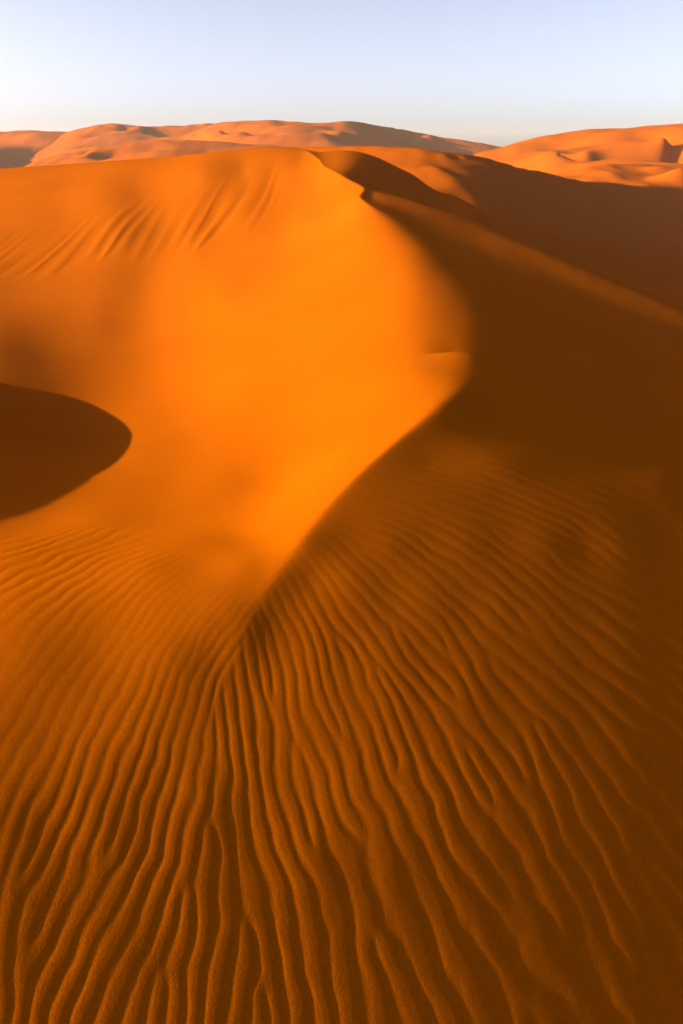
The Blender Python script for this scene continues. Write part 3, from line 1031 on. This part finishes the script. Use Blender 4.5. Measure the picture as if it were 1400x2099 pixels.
def build_plain():
    r = np.exp(np.linspace(math.log(20), math.log(1450), 90))[:, None]
    t = np.radians(np.arange(0, 360, 2.0))[None]
    x, y = r * np.sin(t), r * np.cos(t)
    z = PLAIN + 0.7 + 0.5 * noise2(x / 60, y / 60, 5) * sstep(1500, 300, r) + 0 * t
    co = np.stack([x, y, z + EYE], -1).reshape(-1, 3)
    ob = make_mesh("ground", co, grid_faces(90, 180, True)[:, ::-1], SAND)
    tag(ob, "flat orange sand plain between the dunes, reaching the horizon", "sand", "structure")


build_plain()
far_dunes = {k: build_far(k) for k in FAR}
ground = build_ground(1.0)

def build_shrub():
    """the dark bush on the face of the right hand dune"""
    f = far_dunes["right"][0]
    m = f.hit(1143, 320)
    x0, y0 = m
    z0 = float(f.height(np.array([x0]), np.array([y0]))[0]) + EYE - 0.05
    root = bpy.data.objects.new("desert_shrub", None)
    bpy.context.scene.collection.objects.link(root)
    root.location = (x0, y0, z0)
    tag(root, "small dark shrub growing alone on the sunlit face of the right hand dune", "shrub")
    rng = np.random.RandomState(3)

    def mat(name, c):
        mm = bpy.data.materials.new(name)
        mm.use_nodes = True
        nt = mm.node_tree
        b = nt.nodes["Principled BSDF"]
        n = nt.nodes.new("ShaderNodeTexNoise")
        n.inputs["Scale"].default_value = 9
        r = nt.nodes.new("ShaderNodeValToRGB")
        r.color_ramp.elements[0].color = (c[0] * .6, c[1] * .6, c[2] * .6, 1)
        r.color_ramp.elements[1].color = (c[0] * 1.4, c[1] * 1.4, c[2] * 1.4, 1)
        nt.links.new(n.outputs["Fac"], r.inputs[0])
        nt.links.new(r.outputs[0], b.inputs["Base Color"])
        b.inputs["Roughness"].default_value = 0.9
        return mm
    # stems: tapered four sided limbs splaying from the base
    V, Fc = [], []
    tips = []
    for k in range(11):
        a, lean = k * 2.4 + rng.rand(), rng.uniform(0.25, 1.0)
        h = rng.uniform(0.45, 0.85)
        pts = [np.array([math.cos(a) * lean * h * t ** 1.3, math.sin(a) * lean * h * t ** 1.3, h * t]) for t in (0, .35, .7, 1)]
        base = len(V)
        for i, p in enumerate(pts):
            r = 0.035 * (1 - i / 3.6)
            for q in range(4):
                V.append(p + r * np.array([math.cos(q * math.pi / 2), math.sin(q * math.pi / 2), 0]))
        for i in range(3):
            for q in range(4):
                Fc.append([base + i * 4 + q, base + i * 4 + (q + 1) % 4, base + i * 4 + 4 + (q + 1) % 4, base + i * 4 + 4 + q])
        tips += pts[1:]
    st = make_mesh("stems", np.array(V), np.array(Fc), mat("dry_wood", (0.09, 0.06, 0.035)))
    st.parent = root
    V, Fc = [], []
    for k in range(900):
        c = tips[rng.randint(len(tips))] + rng.normal(0, 0.10, 3)
        c[2] = max(c[2], 0.03)
        d1, d2 = rng.normal(0, 1, 3), rng.normal(0, 1, 3)
        d1 *= 0.05 / np.linalg.norm(d1)
        d2 *= 0.022 / np.linalg.norm(d2)
        b = len(V)
        V += [c - d1, c + d2, c + d1, c - d2]
        Fc.append([b, b + 1, b + 2, b + 3])
    fo = make_mesh("foliage", np.array(V), np.array(Fc), mat("grey_green_leaves", (0.04, 0.034, 0.018)), False)
    fo.parent = root
    s_ = 1.15
    root.scale = (s_, s_, s_)


build_shrub()


def build_haze():
    import bmesh
    bm = bmesh.new()
    bmesh.ops.create_cube(bm, size=1.0)
    top, bot, half = EYE + 26.0, EYE + PLAIN - 1.6, 1500.0
    for v in bm.verts:
        v.co = (v.co.x * 2 * half, v.co.y * 2 * half, top if v.co.z > 0 else bot)
    me = bpy.data.meshes.new("haze")
    bm.to_mesh(me)
    m = bpy.data.materials.new("dusty_air")
    m.use_nodes = True
    N = m.node_tree.nodes
    N.remove(N["Principled BSDF"])
    pv = N.new("ShaderNodeVolumePrincipled")
    pv.inputs["Color"].default_value = (0.82, 0.80, 0.73, 1)
    pv.inputs["Density"].default_value = 0.0002
    pv.inputs["Anisotropy"].default_value = 0.0
    m.node_tree.links.new(pv.outputs[0], N["Material Output"].inputs["Volume"])
    me.materials.append(m)
    ob = bpy.data.objects.new("haze", me)
    bpy.context.scene.collection.objects.link(ob)
    tag(ob, "thin dusty haze softening the dunes on the skyline", "haze", "stuff")


build_haze()

# ------------------------------------------------------------------ light, sky, camera
sc = bpy.context.scene
w = bpy.data.worlds.new("World")
sc.world = w
w.use_nodes = True
nt = w.node_tree
sky = nt.nodes.new("ShaderNodeTexSky")
sky.sky_type = 'NISHITA'
sky.sun_disc = False
sky.sun_elevation = SUN_EL
sky.sun_rotation = SUN_AZ
sky.altitude = 300
sky.air_density = 0.5
sky.dust_density = 2.0
sky.ozone_density = 3.0
bg = nt.nodes["Background"]
bg.inputs["Strength"].default_value = 0.070
tint = nt.nodes.new("ShaderNodeMix")
tint.data_type = 'RGBA'
tint.blend_type = 'MULTIPLY'
tint.inputs[0].default_value = 1.0
tint.inputs[7].default_value = (1.60, 1.15, 1.00, 1)
nt.links.new(sky.outputs[0], tint.inputs[6])
hs = nt.nodes.new("ShaderNodeHueSaturation")
hs.inputs["Saturation"].default_value = 0.6
nt.links.new(tint.outputs[2], hs.inputs["Color"])
nt.links.new(hs.outputs[0], bg.inputs["Color"])

sun = bpy.data.lights.new("sun", 'SUN')
sun.energy = 5.0
sun.angle = math.radians(0.5)
sun.color = (1.0, 0.80, 0.55)
so = bpy.data.objects.new("sun", sun)
sc.collection.objects.link(so)
from mathutils import Vector
to_sun = Vector((math.sin(SUN_AZ) * math.cos(SUN_EL), math.cos(SUN_AZ) * math.cos(SUN_EL), math.sin(SUN_EL)))
so.rotation_euler = to_sun.to_track_quat('Z', 'Y').to_euler()

cam = bpy.data.cameras.new("camera")
cam.sensor_fit = 'VERTICAL'
cam.sensor_height = 36.0
cam.lens = 36.0 * F_PX / 2099.0
cam.clip_start = 0.05
cam.clip_end = 20000
co = bpy.data.objects.new("camera", cam)
sc.collection.objects.link(co)
co.location = (0, 0, EYE)
co.rotation_euler = (math.pi / 2 - PITCH, 0, 0)
sc.camera = co

vs = sc.view_settings
sc.display_settings.display_device = 'sRGB'
vs.view_transform = 'Standard'
vs.look = 'None'
vs.exposure = 2.05
vs.gamma = 1.0
sc.cycles.max_bounces = 6
sc.cycles.diffuse_bounces = 3
sc.cycles.use_denoising = True
